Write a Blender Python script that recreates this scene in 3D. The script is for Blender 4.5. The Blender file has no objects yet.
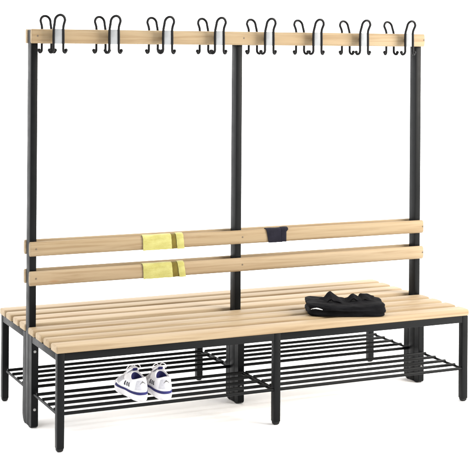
import bpy, bmesh, math, random
from mathutils import Vector, Matrix, noise

random.seed(7)
S = bpy.context.scene
C = S.collection
WORLD_AT = {}                     # world position of every object (nothing is rotated by its parent)

# ------------------------------------------------------------------ materials
def new_mat(name):
    m = bpy.data.materials.new(name); m.use_nodes = True
    nt = m.node_tree
    return m, nt, nt.nodes['Principled BSDF']

def mixrgb(nt, a, b, fac, mode='MIX'):
    n = nt.nodes.new('ShaderNodeMix'); n.data_type = 'RGBA'; n.blend_type = mode
    for sock, v in ((n.inputs[0], fac), (n.inputs[6], a), (n.inputs[7], b)):
        if hasattr(v, 'is_output'): nt.links.new(v, sock)
        elif isinstance(v, (int, float)): sock.default_value = v
        else: sock.default_value = (*v, 1)
    return n.outputs[2]

def tex_noise(nt, vec, scale, detail=4, rough=.55, dist=0.):
    n = nt.nodes.new('ShaderNodeTexNoise')
    n.inputs['Scale'].default_value = scale; n.inputs['Detail'].default_value = detail
    n.inputs['Roughness'].default_value = rough; n.inputs['Distortion'].default_value = dist
    nt.links.new(vec, n.inputs['Vector']); return n.outputs['Fac']

def mapping(nt, vec, scale, loc=None):
    n = nt.nodes.new('ShaderNodeMapping'); n.inputs['Scale'].default_value = scale
    nt.links.new(vec, n.inputs['Vector'])
    if loc is not None: nt.links.new(loc, n.inputs['Location'])
    return n.outputs['Vector']

def remap(nt, v, a, b, c=0., d=1.):
    n = nt.nodes.new('ShaderNodeMapRange')
    n.inputs[1].default_value = a; n.inputs[2].default_value = b
    n.inputs[3].default_value = c; n.inputs[4].default_value = d
    nt.links.new(v, n.inputs[0]); return n.outputs[0]

def bump(nt, bs, h, strength, dist):
    n = nt.nodes.new('ShaderNodeBump'); n.inputs['Strength'].default_value = strength
    n.inputs['Distance'].default_value = dist
    nt.links.new(h, n.inputs['Height']); nt.links.new(n.outputs[0], bs.inputs['Normal'])

def wood_mat(name, pale, mid, dark):
    m, nt, bs = new_mat(name)
    tc = nt.nodes.new('ShaderNodeTexCoord'); oi = nt.nodes.new('ShaderNodeObjectInfo')
    sc = nt.nodes.new('ShaderNodeVectorMath'); sc.operation = 'SCALE'
    sc.inputs[0].default_value = (37., 19., 53.); nt.links.new(oi.outputs['Random'], sc.inputs['Scale'])
    off = sc.outputs[0]
    v1 = mapping(nt, tc.outputs['Object'], (.55, 11, 11), off)
    v2 = mapping(nt, tc.outputs['Object'], (1.6, 150, 150), off)
    v3 = mapping(nt, tc.outputs['Object'], (1.1, 30, 30), off)
    v4 = mapping(nt, tc.outputs['Object'], (2.2, 7.5, 7.5), off)
    broad = remap(nt, tex_noise(nt, v1, 1.6, 3, .5, .4), .32, .68)
    fine = remap(nt, tex_noise(nt, v2, 1., 3, .6), .3, .7)
    ring = remap(nt, tex_noise(nt, v3, 2.0, 5, .6, .8), .46, .66)
    col = mixrgb(nt, pale, mid, broad)
    r1 = nt.nodes.new('ShaderNodeMath'); r1.operation = 'MULTIPLY'; r1.inputs[1].default_value = .46
    nt.links.new(ring, r1.inputs[0])
    col = mixrgb(nt, col, dark, r1.outputs[0])
    f1 = nt.nodes.new('ShaderNodeMath'); f1.operation = 'MULTIPLY'; f1.inputs[1].default_value = .16
    nt.links.new(fine, f1.inputs[0])
    col = mixrgb(nt, col, dark, f1.outputs[0])
    # a few small knots
    vo = nt.nodes.new('ShaderNodeTexVoronoi'); vo.inputs['Scale'].default_value = .9
    nt.links.new(v4, vo.inputs['Vector'])
    kd = remap(nt, vo.outputs['Distance'], .02, .07, 1., 0.)
    sep = nt.nodes.new('ShaderNodeSeparateColor'); nt.links.new(vo.outputs['Color'], sep.inputs[0])
    kp = nt.nodes.new('ShaderNodeMath'); kp.operation = 'GREATER_THAN'; kp.inputs[1].default_value = .80
    nt.links.new(sep.outputs[0], kp.inputs[0])
    kk = nt.nodes.new('ShaderNodeMath'); kk.operation = 'MULTIPLY'
    nt.links.new(kd, kk.inputs[0]); nt.links.new(kp.outputs[0], kk.inputs[1])
    k2 = nt.nodes.new('ShaderNodeMath'); k2.operation = 'MULTIPLY'; k2.inputs[1].default_value = .7
    nt.links.new(kk.outputs[0], k2.inputs[0])
    col = mixrgb(nt, col, (.22, .10, .04), k2.outputs[0])
    # each board has its own tone
    hsv = nt.nodes.new('ShaderNodeHueSaturation'); nt.links.new(col, hsv.inputs['Color'])
    nt.links.new(remap(nt, oi.outputs['Random'], 0, 1, .86, 1.08), hsv.inputs['Value'])
    nt.links.new(remap(nt, oi.outputs['Random'], 0, 1, 1.06, .94), hsv.inputs['Saturation'])
    nt.links.new(hsv.outputs[0], bs.inputs['Base Color'])
    bs.inputs['Roughness'].default_value = .55
    bs.inputs['Specular IOR Level'].default_value = .10
    bump(nt, bs, fine, .12, .0006)
    return m

def coat_mat(name, col, rough, spec=.35, grain=900, bs_=.15):
    m, nt, bs = new_mat(name)
    tc = nt.nodes.new('ShaderNodeTexCoord')
    n = tex_noise(nt, tc.outputs['Object'], grain, 2, .5)
    big = tex_noise(nt, tc.outputs['Object'], 14, 4, .6)
    c2 = tuple(min(1, x * 1.35) for x in col)
    nt.links.new(mixrgb(nt, col, c2, remap(nt, big, .35, .7)), bs.inputs['Base Color'])
    nt.links.new(remap(nt, big, .3, .7, rough - .05, rough + .08), bs.inputs['Roughness'])
    bs.inputs['Specular IOR Level'].default_value = spec
    bump(nt, bs, n, bs_, .0004)
    return m

def cloth_mat(name, a, b, rough=.9, scale=420, strength=.6, sheen=.2, streak=None, spec=.1):
    m, nt, bs = new_mat(name)
    tc = nt.nodes.new('ShaderNodeTexCoord')
    n = tex_noise(nt, tc.outputs['Object'], scale, 3, .6)
    vec = tc.outputs['Object'] if streak is None else mapping(nt, tc.outputs['Object'], streak)
    big = tex_noise(nt, vec, 30, 4, .6)
    nt.links.new(mixrgb(nt, a, b, remap(nt, big, .35, .65)), bs.inputs['Base Color'])
    bs.inputs['Roughness'].default_value = rough
    bs.inputs['Specular IOR Level'].default_value = spec
    bs.inputs['Sheen Weight'].default_value = sheen
    bump(nt, bs, n, strength, .0012)
    return m

PALE, MID, DARK = (.302, .238, .154), (.260, .192, .114), (.160, .097, .046)
M = {}
M['wood'] = wood_mat('beech_wood', PALE, MID, DARK)
M['steel'] = coat_mat('black_powder_coat', (.0026, .0030, .0034), .44, .095)
M['plastic'] = coat_mat('black_plastic', (.004, .004, .0042), .5, .2)
M['wire'] = coat_mat('black_hook_coating', (.003, .003, .0034), .42, .13)
M['plate'] = coat_mat('pale_grey_plate', (.172, .180, .189), .45, .3)
M['bolt'] = coat_mat('bright_zinc', (.22, .22, .215), .4, .3)
M['screw'] = coat_mat('dull_screw', (.09, .07, .05), .5, .2)
M['towel'] = cloth_mat('yellow_terry', (.295, .272, .078), (.36, .342, .125), .95, 520, 1., .3, (.6, 1, 1.6))
M['towel_fold_shade'] = cloth_mat('shaded_fold_terry', (.095, .070, .013), (.13, .10, .02), .95, 520, 1., .1)  # shade inside the towel fold, painted as a dark brown colour
M['black_cloth'] = cloth_mat('black_knit', (.0055, .0052, .0095), (.009, .0085, .015), .9, 480, .6, .05)
M['bag'] = cloth_mat('black_nylon', (.0030, .0030, .0036), (.0055, .0055, .0065), .8, 620, .4, .0, None, .05)
M['white_mark'] = coat_mat('white_print', (.8, .8, .8), .5, .2)
M['shoe'] = coat_mat('white_leather', (.60, .60, .62), .5, .2, 300, .25)
M['mesh'] = cloth_mat('pale_grey_mesh', (.40, .40, .44), (.54, .54, .57), .85, 700, .8, .05)
M['sole'] = coat_mat('white_rubber', (.62, .61, .63), .6, .25)
M['navy'] = coat_mat('navy_trim', (.016, .016, .085), .6, .2)
M['ink'] = coat_mat('dark_print', (.02, .02, .028), .6, .2)
M['grey_mark'] = coat_mat('grey_print', (.10, .10, .10), .6, .2)
M['floor'] = None

# ------------------------------------------------------------------ helpers
def obj(name, bm, mat, parent=None, loc=(0, 0, 0), smooth=True, angle=40):
    """bm holds vertices relative to loc; loc is a world position."""
    me = bpy.data.meshes.new(name)
    bmesh.ops.recalc_face_normals(bm, faces=bm.faces)
    bm.to_mesh(me); bm.free()
    mats = mat if isinstance(mat, (list, tuple)) else [mat]
    for m in mats: me.materials.append(m)
    if smooth:
        for p in me.polygons: p.use_smooth = True
        try: me.set_sharp_from_angle(angle=math.radians(angle))
        except Exception: pass
    o = bpy.data.objects.new(name, me); C.objects.link(o)
    place(o, parent, loc); return o

def place(o, parent, loc):
    loc = Vector(loc)
    if parent is not None:
        o.parent = parent; o.location = loc - WORLD_AT[parent.name]
    else: o.location = loc
    WORLD_AT[o.name] = loc

def thing(name, label, cat, loc, group=None):
    o = bpy.data.objects.new(name, None); C.objects.link(o); o.empty_display_size = .1
    place(o, None, loc); tag(o, label, cat, group); return o

def tag(o, label, cat, group=None):
    o['label'] = label; o['category'] = cat
    if group: o['group'] = group

def box_bm(dx, dy, dz, r=0., seg=2, bm=None, at=(0, 0, 0)):
    b = bmesh.new()
    bmesh.ops.create_cube(b, size=1)
    bmesh.ops.scale(b, vec=(dx, dy, dz), verts=b.verts)
    if r > 0:
        bmesh.ops.bevel(b, geom=list(b.edges), offset=r, segments=seg, profile=.5, affect='EDGES')
    bmesh.ops.translate(b, vec=at, verts=b.verts)
    if bm is None: return b
    me = bpy.data.meshes.new('t'); b.to_mesh(me); b.free(); bm.from_mesh(me); bpy.data.meshes.remove(me)
    return bm

def board_bm(L, t, h, r, rx, seg=4, crown=0., top=0.):
    """board along X: every long edge rounded with radius r, the end edges with rx"""
    b = bmesh.new(); n = seg
    def ring(x, ins):
        hy, hz = t / 2 - ins, h / 2 - ins
        rr = max(r - ins * .5, .0005); pts = []
        for cy, cz, a0 in ((1, 1, 0), (-1, 1, 90), (-1, -1, 180), (1, -1, 270)):
            for k in range(n + 1):
                a = math.radians(a0 + 90 * k / n)
                y, z = cy * (hy - rr) + rr * math.cos(a), cz * (hz - rr) + rr * math.sin(a)
                pts.append((x, y, z))
        # finer subdivision of the long faces so that they can be crowned
        fin = []
        for p, q in zip(pts, pts[1:] + pts[:1]):
            m = 8 if max(abs(p[1] - q[1]), abs(p[2] - q[2])) > .01 else 1
            for k in range(m): fin.append(tuple(u + (w - u) * k / m for u, w in zip(p, q)))
        pts = [(x, y * (1 - crown * (z / hz) ** 2), z - (top * (y / hy) ** 2 if z > 0 else 0)) for x, y, z in fin]
        return [b.verts.new(p) for p in pts]
    rings = []
    st = [(i / 3 * math.pi / 2) for i in range(4)]
    for a in reversed(st): rings.append(ring(-L / 2 + rx * (1 - math.sin(a)), rx * (1 - math.cos(a))))
    m = 24
    for i in range(1, m): rings.append(ring(-L / 2 + rx + (L - 2 * rx) * i / m, 0))
    for a in st: rings.append(ring(L / 2 - rx * (1 - math.sin(a)), rx * (1 - math.cos(a))))
    for p, q in zip(rings, rings[1:]):
        for i in range(len(p)):
            j = (i + 1) % len(p); b.faces.new((p[i], p[j], q[j], q[i]))
    b.faces.new(list(reversed(rings[0]))); b.faces.new(rings[-1])
    return b

def smooth_path(pts, sub=6):
    pts = [Vector(p) for p in pts]; out = []
    for i in range(len(pts) - 1):
        p0 = pts[max(i - 1, 0)]; p1 = pts[i]; p2 = pts[i + 1]; p3 = pts[min(i + 2, len(pts) - 1)]
        for k in range(sub):
            t = k / sub
            out.append(.5 * ((2 * p1) + (p2 - p0) * t + (2 * p0 - 5 * p1 + 4 * p2 - p3) * t * t + (3 * p1 - p0 - 3 * p2 + p3) * t ** 3))
    out.append(pts[-1]); return out

def tube_bm(path, r, n=10, bm=None, ball=False):
    b = bm or bmesh.new()
    path = [Vector(p) for p in path]; rings = []
    t0 = (path[1] - path[0]).normalized()
    up = Vector((0, 0, 1)) if abs(t0.z) < .9 else Vector((0, 1, 0))
    nrm = (up - t0 * up.dot(t0)).normalized()
    for i, p in enumerate(path):
        t = (path[min(i + 1, len(path) - 1)] - path[max(i - 1, 0)]).normalized()
        nrm = (nrm - t * nrm.dot(t)).normalized(); bn = t.cross(nrm)
        rr = r[i] if isinstance(r, (list, tuple)) else r
        rings.append([b.verts.new(p + nrm * math.cos(2 * math.pi * k / n) * rr + bn * math.sin(2 * math.pi * k / n) * rr) for k in range(n)])
    for p, q in zip(rings, rings[1:]):
        for i in range(n):
            j = (i + 1) % n; b.faces.new((p[i], p[j], q[j], q[i]))
    b.faces.new(list(reversed(rings[0]))); b.faces.new(rings[-1])
    if ball:
        for p in (path[0], path[-1]):
            bmesh.ops.create_uvsphere(b, u_segments=12, v_segments=8, radius=ball, matrix=Matrix.Translation(p))
    return b

def cyl_bm(r, h, axis='Y', n=20, bev=.0):
    b = bmesh.new()
    bmesh.ops.create_cone(b, cap_ends=True, segments=n, radius1=r, radius2=r * .8, depth=h)
    if axis == 'Y': bmesh.ops.rotate(b, matrix=Matrix.Rotation(math.radians(90), 3, 'X'), verts=b.verts)
    return b

# ------------------------------------------------------------------ the bench
L, W, YC = 1.96, .8134, .4067
ZF, ZT = .3895, .42
bench = thing('cloakroom_bench', 'double-sided cloakroom bench with beech slats on a black steel frame with coat hooks above',
              'bench', (L / 2, YC, 0))
PX = (.015, L / 2, L - .015)      # centres of posts and legs

# posts with their feet (two rounded steel stubs sandwiching the post)
for x in PX:
    z0, z1 = .002, 1.671
    p = obj('post', box_bm(.030, .050, z1 - z0, .0022, 2), M['steel'], bench, (x, YC, (z0 + z1) / 2))
    for y0, y1, s in ((.343, .3812, -1), (.4322, .470, 1)):
        b = bmesh.new(); pr = []
        d, h = y1 - y0, .3885
        # side outline with the outer bottom corner rounded
        R = .034
        outer = y0 if s < 0 else y1; inner = y1 if s < 0 else y0
        ym, zm = (y0 + y1) / 2, h / 2
        pr = [(inner, 0), (inner, h), (outer, h)]
        for k in range(9):
            a = math.radians(90 * k / 8)
            pr.append((outer - s * R * (1 - math.cos(a)) * (.8 if s < 0 else 1), R * (1 - math.sin(a)) * (.42 if s < 0 else 1)))
        va = [b.verts.new((-.0152, y - ym, z - zm)) for y, z in pr]
        vb = [b.verts.new((.0152, y - ym, z - zm)) for y, z in pr]
        n = len(pr)
        for i in range(n):
            b.faces.new((va[i], va[(i + 1) % n], vb[(i + 1) % n], vb[i]))
        b.faces.new(va); b.faces.new(list(reversed(vb)))
        bmesh.ops.bevel(b, geom=[e for e in b.edges if abs(e.verts[0].co.x - e.verts[1].co.x) < 1e-6], offset=.0014, segments=2, affect='EDGES')
        ft = obj('foot', b, M['steel'], p, (x, ym, zm))
        if s < 0:
            for z in (.079, .322):
                obj('bolt', cyl_bm(.0062, .004), M['bolt'], p, (x - .001, y0 - .0018, z))

# legs, one at each outer station, with a domed plastic cap
def leg(x, y):
    o = obj('leg', box_bm(.030, .030, ZF - .014, .0018, 2), M['steel'], bench, (x, y, (ZF + .014) / 2))
    b = bmesh.new(); prof = [(.0148, .0138), (.0148, .010), (.0132, .0045), (.0095, .0012), (.005, 0)]
    rings = []
    for r, z in prof:
        pts = []
        for k in range(24):
            a = 2 * math.pi * k / 24; c, s = math.cos(a), math.sin(a)
            q = (abs(c) ** 4 + abs(s) ** 4) ** -.25
            pts.append(b.verts.new((r * c * q, r * s * q, z - .007)))
        rings.append(pts)
    for p, q in zip(rings, rings[1:]):
        for i in range(24): b.faces.new((p[i], p[(i + 1) % 24], q[(i + 1) % 24], q[i]))
    b.faces.new(rings[0]); b.faces.new(rings[-1])
    obj('foot_cap', b, M['plastic'], o, (x, y, .007))
for y in (.015, W - .015):
    for x in PX: leg(x, y)

# seat frame: long rails between the legs, cross rails back to the feet
RH = .030
for y in (.015, W - .015):
    for xa, xb in ((PX[0] + .0151, PX[1] - .0151), (PX[1] + .0151, PX[2] - .0151)):
        obj('seat_rail', box_bm(xb - xa, .0285, RH, .0016, 2), M['steel'], bench, ((xa + xb) / 2, y, ZF - .0005 - RH / 2))
for x in PX:
    for ya, yb in ((.0301, .3425), (.4705, W - .0301)):
        obj('cross_rail', box_bm(.0285, yb - ya, RH, .0016, 2), M['steel'], bench, (x, (ya + yb) / 2, ZF - .0005 - RH / 2))

# seat slats: four on each side
for y0 in (-.003, .098, .2025, .302):
    for yc in (y0 + .039, W - y0 - .039):
        dx = random.uniform(-.0015, .0015)
        obj('seat_slat', board_bm(L + .010, .078, ZT - ZF, .007, .006, 4, 0, .0022), M['wood'], bench,
            (L / 2 + dx, yc, (ZT + ZF) / 2 + .0002))

# rails
RT = .0243
def rail(name, y, z, h, r):
    o = obj(name, board_bm(L + .010, RT, h, r, .004, 5, .24), M['wood'], bench, (L / 2, y, z + h / 2))
    s = -1 if y < YC else 1
    for x in (.021, .990, 1.9585):
        sc = cyl_bm(.0042, .0016)
        if s > 0: bmesh.ops.rotate(sc, matrix=Matrix.Rotation(math.pi, 3, 'Z'), verts=sc.verts)
        obj('screw', sc, M['screw'], o, (x, y + s * (RT / 2 + .0003), z + h / 2 + .001))
    return o
YF, YB = YC - .0252 - RT / 2, YC + .0252 + RT / 2
for y in (YF, YB):
    rail('top_rail', y, 1.6140, .0605, .008)
    rail('backrest_rail', y, .7165, .0615, .0118)
    rail('backrest_rail', y, .5925, .0615, .0118)

# coat hooks: a bent wire with a hat loop above and two curled coat hooks below, and a pale plate
ZH = 1.644
def hook_wire():
    w, t = .0215, .0220
    half = [(w, 0, -.030), (w, 0, .0), (w - .0006, 0, .030), (w - .001, -.004, .044), (w - .0004, -.011, .056), (t, -.017, .066)]
    for k in range(1, 6):
        q = math.radians(90 * k / 6)
        half.append((t * math.cos(q), -.017 - .0065 * math.sin(q), .066 + .0235 * math.sin(q)))
    right = [(.0368, .009, -.0585), (.0366, .0088, -.0625), (.0335, .0075, -.0675), (.0280, .005, -.0675), (.0232, .002, -.0625), (w, 0, -.054), (w, 0, -.042)] + half
    left = [(-x, y, z) for x, y, z in right]
    path = right + [(0, -.0235, .0895)] + list(reversed(left))
    return tube_bm(smooth_path(path, 5), .0056, 10, ball=.0078)
hook0 = obj('coat_hook', hook_wire(), M['wire'], bench, (.102, YF - .044, ZH))
pl = obj('hook_plate', box_bm(.0335, .0032, .0625, .0012, 2), M['plate'], hook0, (.102, YF - .044 + .001, ZH))
so = obj('standoff', cyl_bm(.008, .0262), M['wire'], hook0, (.102, YF - .044 + .0161, ZH))
first = True
for side in (-1, 1):
    for i in range(8):
        x = .1018 + .25 * i
        if first: first = False; continue
        h = hook0.copy(); C.objects.link(h); h.parent = bench
        y = YF - .044 if side < 0 else YB + .044
        h.location = Vector((x, y, ZH)) - WORLD_AT[bench.name]
        if side > 0: h.rotation_euler = (0, 0, math.pi)
        for c in (pl, so):
            d = c.copy(); C.objects.link(d); d.parent = h; d.location = c.location

# shoe shelves: five rods on two cross bars in each of the four bays
ZS = .150
for ys in ((.0092, .081, .156, .234, .312), (.5015 - .066, .518, .594, .669, .744)):
    ya, yb = (.030, .3427) if ys[0] < .3 else (.4707, W - .030)
    for xa, xb in ((.012, .9725), (.9875, 1.948)):
        sh = None
        pieces = []
        for y in ys:
            cx = (xa + xb) / 2
            a, b_ = (xa, xb)
            if (y < .03 or y > W - .1 + .0):     # the outermost rod butts against the legs
                pass
            path = [(a - cx + (b_ - a) * k / 6, 0, 0) for k in range(7)]
            pieces.append((tube_bm(path, .0070, 12), (cx, y, ZS)))
        bm, lc = pieces[0]
        sh = obj('shoe_shelf', bm, M['steel'], bench, lc)
        for bm, lc in pieces[1:]: obj('rod', bm, M['steel'], sh, lc)
        for x in (xa, xb):
            yy0, yy1 = (ys[0] - .002, yb) if ys[0] < .3 else (ya, ys[-1] + .002)
            obj('cross_bar', tube_bm([(0, yy0 - (yy0 + yy1) / 2, 0), (0, 0, 0), (0, (yy1 - yy0) / 2, 0)], .0060, 12), M['steel'], sh,
                (x, (yy0 + yy1) / 2, ZS - .0062))

# ------------------------------------------------------------------ cloths over the backrest
def wrap_bm(x0, x1, zc, h, thick, front_drop, back_drop, wob, seed, nx=40, edge=None, groove=None):
    """a cloth folded over a rail: a strip following the rail's outline, given thickness"""
    hy, hz = RT / 2 + .0012, h / 2 + .0012
    r = .0125; prof = []
    nf = 14
    for k in range(nf): prof.append((-hy, -hz + front_drop + (2 * hz - r - front_drop) * k / (nf - 1)))
    for k in range(1, 9):
        a = math.pi * (1 - k / 8.)
        prof.append((hy * math.cos(a), hz - r + r * math.sin(a)))
    for k in range(1, nf): prof.append((hy, hz - r - (2 * hz - r - back_drop) * k / (nf - 1)))
    b = bmesh.new(); outer = []; inner = []
    n = len(prof); cx = (x0 + x1) / 2
    for i in range(nx + 1):
        u = i / nx; ro = []; ri = []
        for j, (y, z) in enumerate(prof):
            p = prof[max(j - 1, 0)]; q = prof[min(j + 1, n - 1)]
            ty, tz = q[0] - p[0], q[1] - p[1]; l = math.hypot(ty, tz); ny, nz = -tz / l, ty / l
            x = x0 + (x1 - x0) * u
            if edge: x += edge(u, j / (n - 1), z / hz)
            w = noise.noise(Vector((x * 22, y * 30 + seed, z * 16))) * wob + wob
            g = groove(u, z / hz) if groove else 0
            t = thick + w * .6 + g * .5
            jit = noise.noise(Vector((x * 60, seed * 3.1, j * .01))) * .0012 if j in (0, n - 1) else 0
            ro.append(b.verts.new((x - cx, y + ny * t, z + nz * t + jit)))
            ri.append(b.verts.new((x - cx, y + ny * .0004, z + nz * .0004 + jit)))
        outer.append(ro); inner.append(ri)
    for i in range(nx):
        for j in range(n - 1):
            b.faces.new((outer[i][j], outer[i + 1][j], outer[i + 1][j + 1], outer[i][j + 1]))
            b.faces.new((inner[i][j], inner[i][j + 1], inner[i + 1][j + 1], inner[i + 1][j]))
        for j in (0, n - 1):
            b.faces.new((outer[i][j], outer[i + 1][j], inner[i + 1][j], inner[i][j]))
    for i in (0, nx):
        for j in range(n - 1):
            b.faces.new((outer[i][j], outer[i][j + 1], inner[i][j + 1], inner[i][j]))
    return b

ZU, ZL = .7165 + .0615 / 2, .5925 + .0615 / 2
def towel(label, zc, x0, g0, g1, x1, seed, flare):
    t = thing('towel', label, 'towel', ((x0 + x1) / 2, YF, zc - .035), 'yellow towels over the backrest')
    body = wrap_bm(x0, g0, zc, .0615, .0026, 0, 0, .0012, seed, 40,
                   lambda u, v, z: (.004 * (1 - z) * flare if u > .5 else .002 * (1 - z) * flare) + .0004 * math.sin(v * 40 + u * 3),
                   lambda u, z: .0012 * math.sin(u * 9 + z))
    obj('towel_panel', body, M['towel'], t, ((x0 + g0) / 2, YF, zc))
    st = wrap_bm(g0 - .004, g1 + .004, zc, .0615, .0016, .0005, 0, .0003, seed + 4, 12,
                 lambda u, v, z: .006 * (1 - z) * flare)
    obj('towel_fold_shade', st, M['towel_fold_shade'], t, ((g0 + g1) / 2, YF, zc))  # dark strip between panel and fold, coloured to stand for the fold's shadow
    fold = wrap_bm(g1, x1, zc, .0615, .0034, -.001, 0, .0014, seed + 9, 20,
                   lambda u, v, z: .007 * (1 - z) * flare + .0005 * math.sin(v * 30 + u),
                   lambda u, z: .0022 * math.sin(u * math.pi))
    obj('towel_fold', fold, M['towel'], t, ((g1 + x1) / 2, YF, zc))
towel('yellow towel folded over the upper front backrest rail', ZU, .503, .637, .660, .694, 1.3, .5)
towel('yellow towel folded over the lower front backrest rail', ZL, .505, .641, .668, .699, 6.1, .7)

sc = thing('cloth', 'small black cloth folded over the upper backrest rail right of the middle post', 'cloth', (1.16, YF, ZU - .035))
obj('cloth_panel', wrap_bm(1.109, 1.190, ZU, .0615, .0026, .001, 0, .0010, 3.3, 26,
                           lambda u, v, z: (.006 * (1 - z) if u < .5 else 0) , lambda u, z: .001 * math.sin(u * 7)),
    M['black_cloth'], sc, (1.1495, YF, ZU))
obj('cloth_fold', wrap_bm(1.1865, 1.221, ZU, .0615, .0034, .002, 0, .0016, 8.2, 16,
                          lambda u, v, z: (-.010 * min(1, max(0, (.75 - z) * 4)) if u > .5 else 0) * u, lambda u, z: .003 * math.sin(u * math.pi)),
    M['black_cloth'], sc, (1.2037, YF, ZU))

# ------------------------------------------------------------------ the folded black jacket on the front seat
YAW = .40
rv = Vector((math.cos(YAW), -math.sin(YAW), 0)); fv = Vector((math.sin(YAW), math.cos(YAW), 0)); uv = Vector((0, 0, 1))
BO = Vector((1.1970, .124, ZT - .0004))          # front left bottom corner of the bag
def bw(a, d, z): return rv * a + fv * d + uv * z  # along the front, into the depth, up
bag = thing('folded_jacket', 'black folded sports jacket with a small white mark lying on the front seat slats', 'jacket', BO + bw(.175, .09, 0))
BC = BO + bw(.175, .09, 0)
def bag_bm():
    b = bmesh.new()
    bmesh.ops.create_cube(b, size=2)
    bmesh.ops.subdivide_edges(b, edges=b.edges, cuts=23, use_grid_fill=True)
    for v in b.verts:
        x, y, z = v.co
        e = 11.0
        s = (abs(x) ** e + abs(y) ** e + abs(z) ** e) ** (1 / e); m = max(abs(x), abs(y), abs(z))
        x, y, z = x / s * m, y / s * m, z / s * m
        # the top is lower at the front, sags in the middle, ends are puffed
        h = .053 + .003 * y + .003 * max(0, -x) - .004 * math.cos(x * 2.4)
        top = (z + 1) / 2
        a = x * .170; d = y * .088 - .010 * (1 - x * x) * (1 if y < 0 else .2)
        hz = top * h
        k = noise.noise(Vector((x * 2.6, y * 2.2, z * 2.0))) * .004 + noise.noise(Vector((x * 6, y * 5, z * 5 + x * 2))) * .0026 + noise.noise(Vector((x * 4 + y * 3, y * 5, z * 7 + x * 5))) * .0022 + .004 * math.sin(z * 5.5 + x * 1.7) * (.5 + .5 * x * x)
        crease = -.004 * math.exp(-((z - .15 - .25 * x + .1 * math.sin(x * 4)) / .10) ** 2) * (1 if y < -.5 else 0)
        n = Vector((x, y, z)).normalized()
        a += n.x * k; d += n.y * (k + 0) - crease * -n.y * -1; hz += n.z * k if z > -.6 else 0
        v.co = bw(a, d, max(hz, 0))
    return b
body = obj('folded_body', bag_bm(), M['bag'], bag, BC, True, 80)
def strap(pts, width, wv, name='loose_flap'):
    P = smooth_path(pts, 6); b = bmesh.new(); top = []; bot = []
    for i, p in enumerate(P):
        t = (P[min(i + 1, len(P) - 1)] - P[max(i - 1, 0)]).normalized()
        w = Vector(wv(i / (len(P) - 1))).normalized(); n = t.cross(w).normalized()
        jit = [noise.noise(Vector((p.x * 45 + s * 3, p.y * 45, s * 2.))) * .006 for s in (-.5, -.25, 0, .25, .5)]
        top.append([b.verts.new(p + w * width * s * (1 + .12 * math.sin(i * .5)) + n * (.003 + j)) for s, j in zip((-.5, -.25, 0, .25, .5), jit)])
        bot.append([b.verts.new(p + w * width * s * (1 + .12 * math.sin(i * .5)) + n * (j - .003)) for s, j in zip((-.5, -.25, 0, .25, .5), jit)])
    for i in range(len(P) - 1):
        for j in range(4):
            b.faces.new((top[i][j], top[i + 1][j], top[i + 1][j + 1], top[i][j + 1]))
            b.faces.new((bot[i][j], bot[i][j + 1], bot[i + 1][j + 1], bot[i + 1][j]))
        for j in (0, 4): b.faces.new((top[i][j], top[i + 1][j], bot[i + 1][j], bot[i][j]))
    for i in (0, len(P) - 1):
        for j in range(4): b.faces.new((top[i][j], top[i][j + 1], bot[i][j + 1], bot[i][j]))
    return obj(name, b, M['bag'], bag, BC, True, 50)
dd = lambda u: fv + uv * .25
strap([bw(-.112, .0, 0.0440), bw(-.095, .002, 0.0480), bw(-.066, .008, 0.0720), bw(-.050, .008, 0.0670), bw(-.020, .002, 0.0540), bw(.006, 0, 0.0460)], .074, dd)
strap([bw(-.004, .012, 0.0440), bw(.018, .02, 0.0530), bw(.040, .026, 0.0660), bw(.052, .026, 0.0620), bw(.070, .02, 0.0560), bw(.092, .01, 0.0460)], .052, dd)
strap([bw(.066, .026, 0.0470), bw(.082, .036, 0.0600), bw(.098, .040, 0.0640), bw(.122, .038, 0.0580), bw(.137, .036, 0.0540), bw(.141, .030, 0.0440)], .066, dd)
# the small white printed swoop at the front left
arc = [bw(-.160 + .045 * k / 10, -.0, 0) for k in range(11)]
b = bmesh.new(); P2 = []
def bag_front(a, z):                               # find the bag's front surface by ray casting
    o = BC + bw(a, -.3, z) - BC
    hit, loc, nor, idx = body.ray_cast(o, fv)
    return (loc, nor) if hit else (o + fv * .215, -fv)
rows = []
for k in range(13):
    u = k / 12
    a = -.160 + .048 * u; z = .031 + .0060 * math.sin(math.pi * u ** .8) + .001 * u
    th = .0029 * math.sin(math.pi * min(1, .12 + .86 * u)) + .0005
    lo, n1 = bag_front(a, z - th * .5); hi, n2 = bag_front(a, z + th * .5)
    rows.append((b.verts.new(lo + n1 * .0022), b.verts.new(hi + n2 * .0022), b.verts.new(lo + n1 * .0001), b.verts.new(hi + n2 * .0001)))
for p, q in zip(rows, rows[1:]):
    b.faces.new((p[0], q[0], q[1], p[1])); b.faces.new((p[0], p[2], q[2], q[0])); b.faces.new((p[1], q[1], q[3], p[3]))
obj('printed_mark', b, M['white_mark'], bag, BC)

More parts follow.
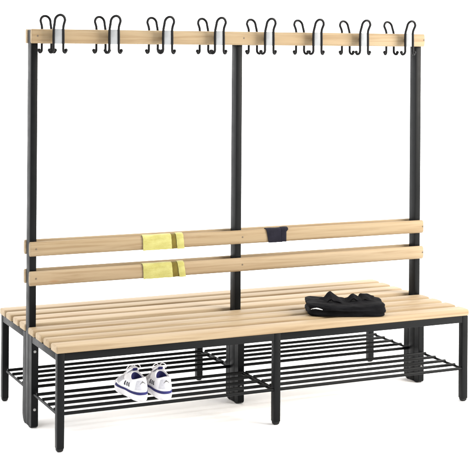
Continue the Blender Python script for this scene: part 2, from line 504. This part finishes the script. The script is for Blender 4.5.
# ------------------------------------------------------------------ the pair of sneakers on the front shelf
def shoe_fn(mir):
    """surface(level 0..1, angle) of a sneaker; heel at y=0, toe at +y (length .275), sole bottom z=0"""
    LEN = .262
    def foot(a, grow=0.):
        # outline by angle a (0 = toe, pi = heel), returns x, y
        y = LEN / 2 + math.cos(a) * (LEN / 2 + grow)
        t = y / LEN
        wd = .0405 + .0125 * math.exp(-((t - .70) / .22) ** 2) - .003 * math.exp(-((t - .40) / .12) ** 2)
        s = math.sin(a); s = math.copysign(abs(s) ** .72, s)
        x = s * (wd + grow)
        x += mir * .010 * max(0, t - .45)
        return x, y
    def collar(a):
        x = math.sin(a) * .0315; y = .060 + math.cos(a) * .052
        z = .086 + .016 * max(0, math.cos(a)) + .006 * max(0, -math.cos(a)) ** 2 - .008 * abs(math.sin(a)) ** 2
        return x, y, z
    def surf(l, a, off=0.):
        fx, fy = foot(a); cx, cy, cz = collar(a)
        k = l ** 1.7 if math.cos(a) < 0 else l ** (1.7 - .55 * math.cos(a))
        x = fx + (cx - fx) * k; y = fy + (cy - fy) * k
        z0 = .024
        z = z0 + (cz - z0) * (l ** (.95 - .20 * max(0, math.cos(a))))
        x *= 1 + .03 * math.sin(math.pi * l)
        return Vector((x, y, z))
    return foot, collar, surf, LEN

def make_shoe(label, loc, rot, mir):
    foot, collar, surf, LEN = shoe_fn(mir)
    sh = thing('sneaker', label, 'shoe', loc, 'white sneakers on the front shelf')
    R = Matrix.Rotation(rot, 3, 'Z'); loc = Vector(loc)
    NA = 64
    def pt(l, a, off=0.):
        p = surf(l, a)
        if off:
            e = .02
            n = (surf(min(l + e, 1), a) - surf(max(l - e, 0), a)).cross(surf(l, a + e) - surf(l, a - e)).normalized()
            c = Vector((0, LEN * .4, .04))
            if n.dot(p - c) < 0: n = -n
            p = p + n * off
        return R @ p
    def add_patch(b, l0, l1, a0, a1, nl, na, off, skew=0.):
        top = [[b.verts.new(pt(l0 + (l1 - l0) * i / nl, a0 + (a1 - a0) * j / na + skew * i / nl, off)) for j in range(na + 1)] for i in range(nl + 1)]
        bot = [[b.verts.new(pt(l0 + (l1 - l0) * i / nl, a0 + (a1 - a0) * j / na + skew * i / nl, .0001)) for j in range(na + 1)] for i in range(nl + 1)]
        for i in range(nl):
            for j in range(na):
                b.faces.new((top[i][j], top[i][j + 1], top[i + 1][j + 1], top[i + 1][j]))
        for i in range(nl):
            for j in (0, na): b.faces.new((top[i][j], top[i + 1][j], bot[i + 1][j], bot[i][j]))
        for j in range(na):
            for i in (0, nl): b.faces.new((top[i][j], top[i][j + 1], bot[i][j + 1], bot[i][j]))
    # sole
    b = bmesh.new(); rings = []
    for z, g in ((.0, -.004), (.003, -.0005), (.012, .0015), (.020, .0028), (.0262, .0022), (.028, 0)):
        ring = []
        for k in range(NA):
            a = 2 * math.pi * k / NA; x, y = foot(a, g)
            lift = .012 * max(0, (y / LEN - .72) / .28) ** 2
            ring.append(b.verts.new(R @ Vector((x, y, z + lift * (1 - z / .06)))))
        rings.append(ring)
    for p, q in zip(rings, rings[1:]):
        for i in range(NA): b.faces.new((p[i], p[(i + 1) % NA], q[(i + 1) % NA], q[i]))
    b.faces.new(rings[0]); b.faces.new(rings[-1])
    sole = obj('sole', b, M['sole'], sh, loc)
    # upper with a rolled collar
    b = bmesh.new(); rings = []
    for i in range(15):
        l = i / 14
        rings.append([b.verts.new(pt(l, 2 * math.pi * k / NA)) for k in range(NA)])
    inn = []
    for (s, dz) in ((.93, .0035), (.84, .0015), (.80, -.006)):
        ring = []
        for k in range(NA):
            a = 2 * math.pi * k / NA; x, y, z = collar(a)
            ring.append(b.verts.new(R @ Vector((x * s, .060 + (y - .060) * s, z + dz))))
        inn.append(ring)
    rr = rings + inn
    for p, q in zip(rr, rr[1:]):
        for i in range(NA): b.faces.new((p[i], p[(i + 1) % NA], q[(i + 1) % NA], q[i]))
    up = obj('upper', b, M['shoe'], sh, loc, True, 70)
    # navy lining inside
    b = bmesh.new(); rings = []
    for (s, dz) in ((.80, -.0055), (.76, -.022), (.72, -.040), (.4, -.046), (.02, -.047)):
        ring = []
        for k in range(NA):
            a = 2 * math.pi * k / NA; x, y, z = collar(a)
            ring.append(b.verts.new(R @ Vector((x * s, .060 + (y - .060) * s, (z if dz > -.03 else .086) + dz))))
        rings.append(ring)
    for p, q in zip(rings, rings[1:]):
        for i in range(NA): b.faces.new((p[i], p[(i + 1) % NA], q[(i + 1) % NA], q[i]))
    obj('lining', b, M['navy'], sh, loc)
    # navy band just above the sole round the heel and sides
    b = bmesh.new(); add_patch(b, .05, .19, math.pi - 2.05, math.pi + 2.05, 3, 60, .0022)
    obj('heel_band', b, M['navy'], sh, loc, True, 60)
    # pale heel counter and the little dark heel tab mark
    b = bmesh.new(); add_patch(b, .32, .90, math.pi - .62, math.pi + .62, 6, 14, .0018)
    obj('heel_counter', b, M['mesh'], sh, loc, True, 60)
    b = bmesh.new()
    a0 = math.pi
    tri = [(.66, -.24), (.66, .24), (.74, .16), (.86, 0.02), (.74, -.16)]
    va = [b.verts.new(pt(l, a0 + d, .0030)) for l, d in tri]; vb = [b.verts.new(pt(l, a0 + d, .0016)) for l, d in tri]
    b.faces.new(va)
    for i in range(5): b.faces.new((va[i], va[(i + 1) % 5], vb[(i + 1) % 5], vb[i]))
    obj('heel_mark', b, M['grey_mark'], sh, loc, False)
    # three dark slanting strokes on each flank, paler panel ahead of them
    for sg in (1, -1):
        for k in range(3):
            b = bmesh.new()
            a = sg * (1.62 + .17 * k)
            add_patch(b, .42, .74, a, a + sg * .070, 5, 3, .0016, skew=-sg * .18)
            obj('side_stripe', b, M['ink'], up, loc, True, 60)
        b = bmesh.new(); add_patch(b, .30, .72, sg * .70, sg * 1.28, 5, 10, .0014)
        obj('mesh_panel', b, M['mesh'], up, loc, True, 60)
    # tongue
    b = bmesh.new(); rows = []
    for i in range(9):
        u = i / 8
        y = .175 - .078 * u; z = .064 + .056 * u ** .9 - .004 * u * u
        w = .017 + .008 * u
        if i == 8: w *= .75
        rows.append([[b.verts.new(R @ Vector((w * q, y + .004 * (q * q), z - .008 * q * q + t))) for q in (-1, -.6, -.2, .2, .6, 1)] for t in (.004, -.003)])
    for i in range(8):
        for t in (0, 1):
            for j in range(5): b.faces.new((rows[i][t][j], rows[i][t][j + 1], rows[i + 1][t][j + 1], rows[i + 1][t][j]))
        for j in (0, 5): b.faces.new((rows[i][0][j], rows[i + 1][0][j], rows[i + 1][1][j], rows[i][1][j]))
    for i in (0, 8):
        for j in range(5): b.faces.new((rows[i][0][j], rows[i][0][j + 1], rows[i][1][j + 1], rows[i][1][j]))
    tg = obj('tongue', b, M['shoe'], sh, loc, True, 60)
    b = bmesh.new(); box_bm(.020, .004, .013, .0012, 2, b)
    bmesh.ops.transform(b, matrix=(R.to_4x4() @ Matrix.Translation((0, .0945, .110)) @ Matrix.Rotation(.62, 4, 'X')), verts=b.verts)
    obj('tongue_label', b, M['navy'], tg, loc)
    # laces
    for i in range(5):
        u = i / 4; y = .178 - .060 * u; z = .071 + .040 * u
        s = 1 if i % 2 else -1
        p = [Vector((-.022, y + .004 * s, z - .004)), Vector((-.010, y, z + .004)), Vector((.010, y, z + .004)), Vector((.022, y - .004 * s, z - .004))]
        obj('lace', tube_bm([R @ q for q in smooth_path(p, 5)], .0024, 8), M['sole'], sh, loc)
    for s in (1, -1):
        p = [Vector((0, .118, .114)), Vector((.012 * s, .112, .126)), Vector((.026 * s, .108, .120)), Vector((.030 * s, .116, .106)), Vector((.016 * s, .119, .111)), Vector((.004 * s, .118, .113))]
        obj('lace_bow', tube_bm([R @ q for q in smooth_path(p, 5)], .0019, 8), M['sole'], sh, loc)
    return sh
ZSH = ZS + .0071
make_shoe('left of the pair of white sneakers with navy heel bands on the shoe shelf', (.3740, .024, ZSH), -.02, -1)
make_shoe('right of the pair of white sneakers with navy heel bands on the shoe shelf', (.4700, .004, ZSH), -.12, 1)

# ------------------------------------------------------------------ setting: the white studio floor
m, nt, bs = new_mat('white_studio_floor')
tc = nt.nodes.new('ShaderNodeTexCoord')
nz = tex_noise(nt, tc.outputs['Object'], 3, 3, .5)
nt.links.new(mixrgb(nt, (.93, .93, .93), (.95, .95, .95), nz), bs.inputs['Base Color'])
bs.inputs['Roughness'].default_value = .9; bs.inputs['Specular IOR Level'].default_value = .1
b = bmesh.new(); bmesh.ops.create_grid(b, x_segments=8, y_segments=8, size=60)
fl = obj('floor', b, m, None, (0, 0, 0), False); fl['kind'] = 'structure'

# ------------------------------------------------------------------ light: white studio surround, dimmer behind the camera, and one softbox
w = bpy.data.worlds.new('World'); S.world = w; w.use_nodes = True
nt = w.node_tree; bg = nt.nodes['Background']
tc = nt.nodes.new('ShaderNodeTexCoord'); sx = nt.nodes.new('ShaderNodeSeparateXYZ')
nt.links.new(tc.outputs['Generated'], sx.inputs[0])
mr = nt.nodes.new('ShaderNodeMapRange'); mr.interpolation_type = 'SMOOTHSTEP'
mr.inputs[1].default_value = -.75; mr.inputs[2].default_value = .1
mr.inputs[3].default_value = .26; mr.inputs[4].default_value = 1.5
nt.links.new(sx.outputs[1], mr.inputs[0])
nt.links.new(mr.outputs[0], bg.inputs['Strength'])
bg.inputs['Color'].default_value = (1, 1, 1, 1)

def area(name, loc, target, size, power, col):
    l = bpy.data.lights.new(name, 'AREA'); l.shape = 'SQUARE'; l.size = size; l.energy = power; l.color = col
    o = bpy.data.objects.new(name, l); C.objects.link(o); o.location = loc
    o.rotation_euler = (Vector(target) - Vector(loc)).to_track_quat('-Z', 'Y').to_euler()
    return o
area('softbox', (4.4, -2.5, 2.7), (1.2, .3, .7), 2.8, 205, (1, .95, .87))

# ------------------------------------------------------------------ camera
cd = bpy.data.cameras.new('camera'); cam = bpy.data.objects.new('camera', cd); C.objects.link(cam)
f, u0, v0 = 1261.87, 172.25, 46.81
yaw, pit, rol = .4095, .0024, -.0069
r0 = Vector((math.cos(yaw), -math.sin(yaw), 0)); f0 = Vector((math.sin(yaw), math.cos(yaw), 0)); z0 = Vector((0, 0, 1))
F = f0 * math.cos(pit) + z0 * math.sin(pit); U = z0 * math.cos(pit) - f0 * math.sin(pit)
Rr = r0 * math.cos(rol) - U * math.sin(rol); Uu = r0 * math.sin(rol) + U * math.cos(rol)
mw = Matrix((Rr, Uu, -F)).transposed().to_4x4(); mw.translation = Vector((-1.5721, -4.7335, 1.5903))
cam.matrix_world = mw
cd.sensor_width = 36; cd.lens = f / 470 * 36
cd.shift_x = (235 - u0) / 470; cd.shift_y = (v0 - 235) / 470
cd.clip_start = .1; cd.clip_end = 300
S.camera = cam
S.view_settings.view_transform = 'Standard'; S.view_settings.look = 'None'
S.view_settings.exposure = 1.3; S.view_settings.gamma = 1
S.render.engine = 'CYCLES'
S.cycles.max_bounces = 8
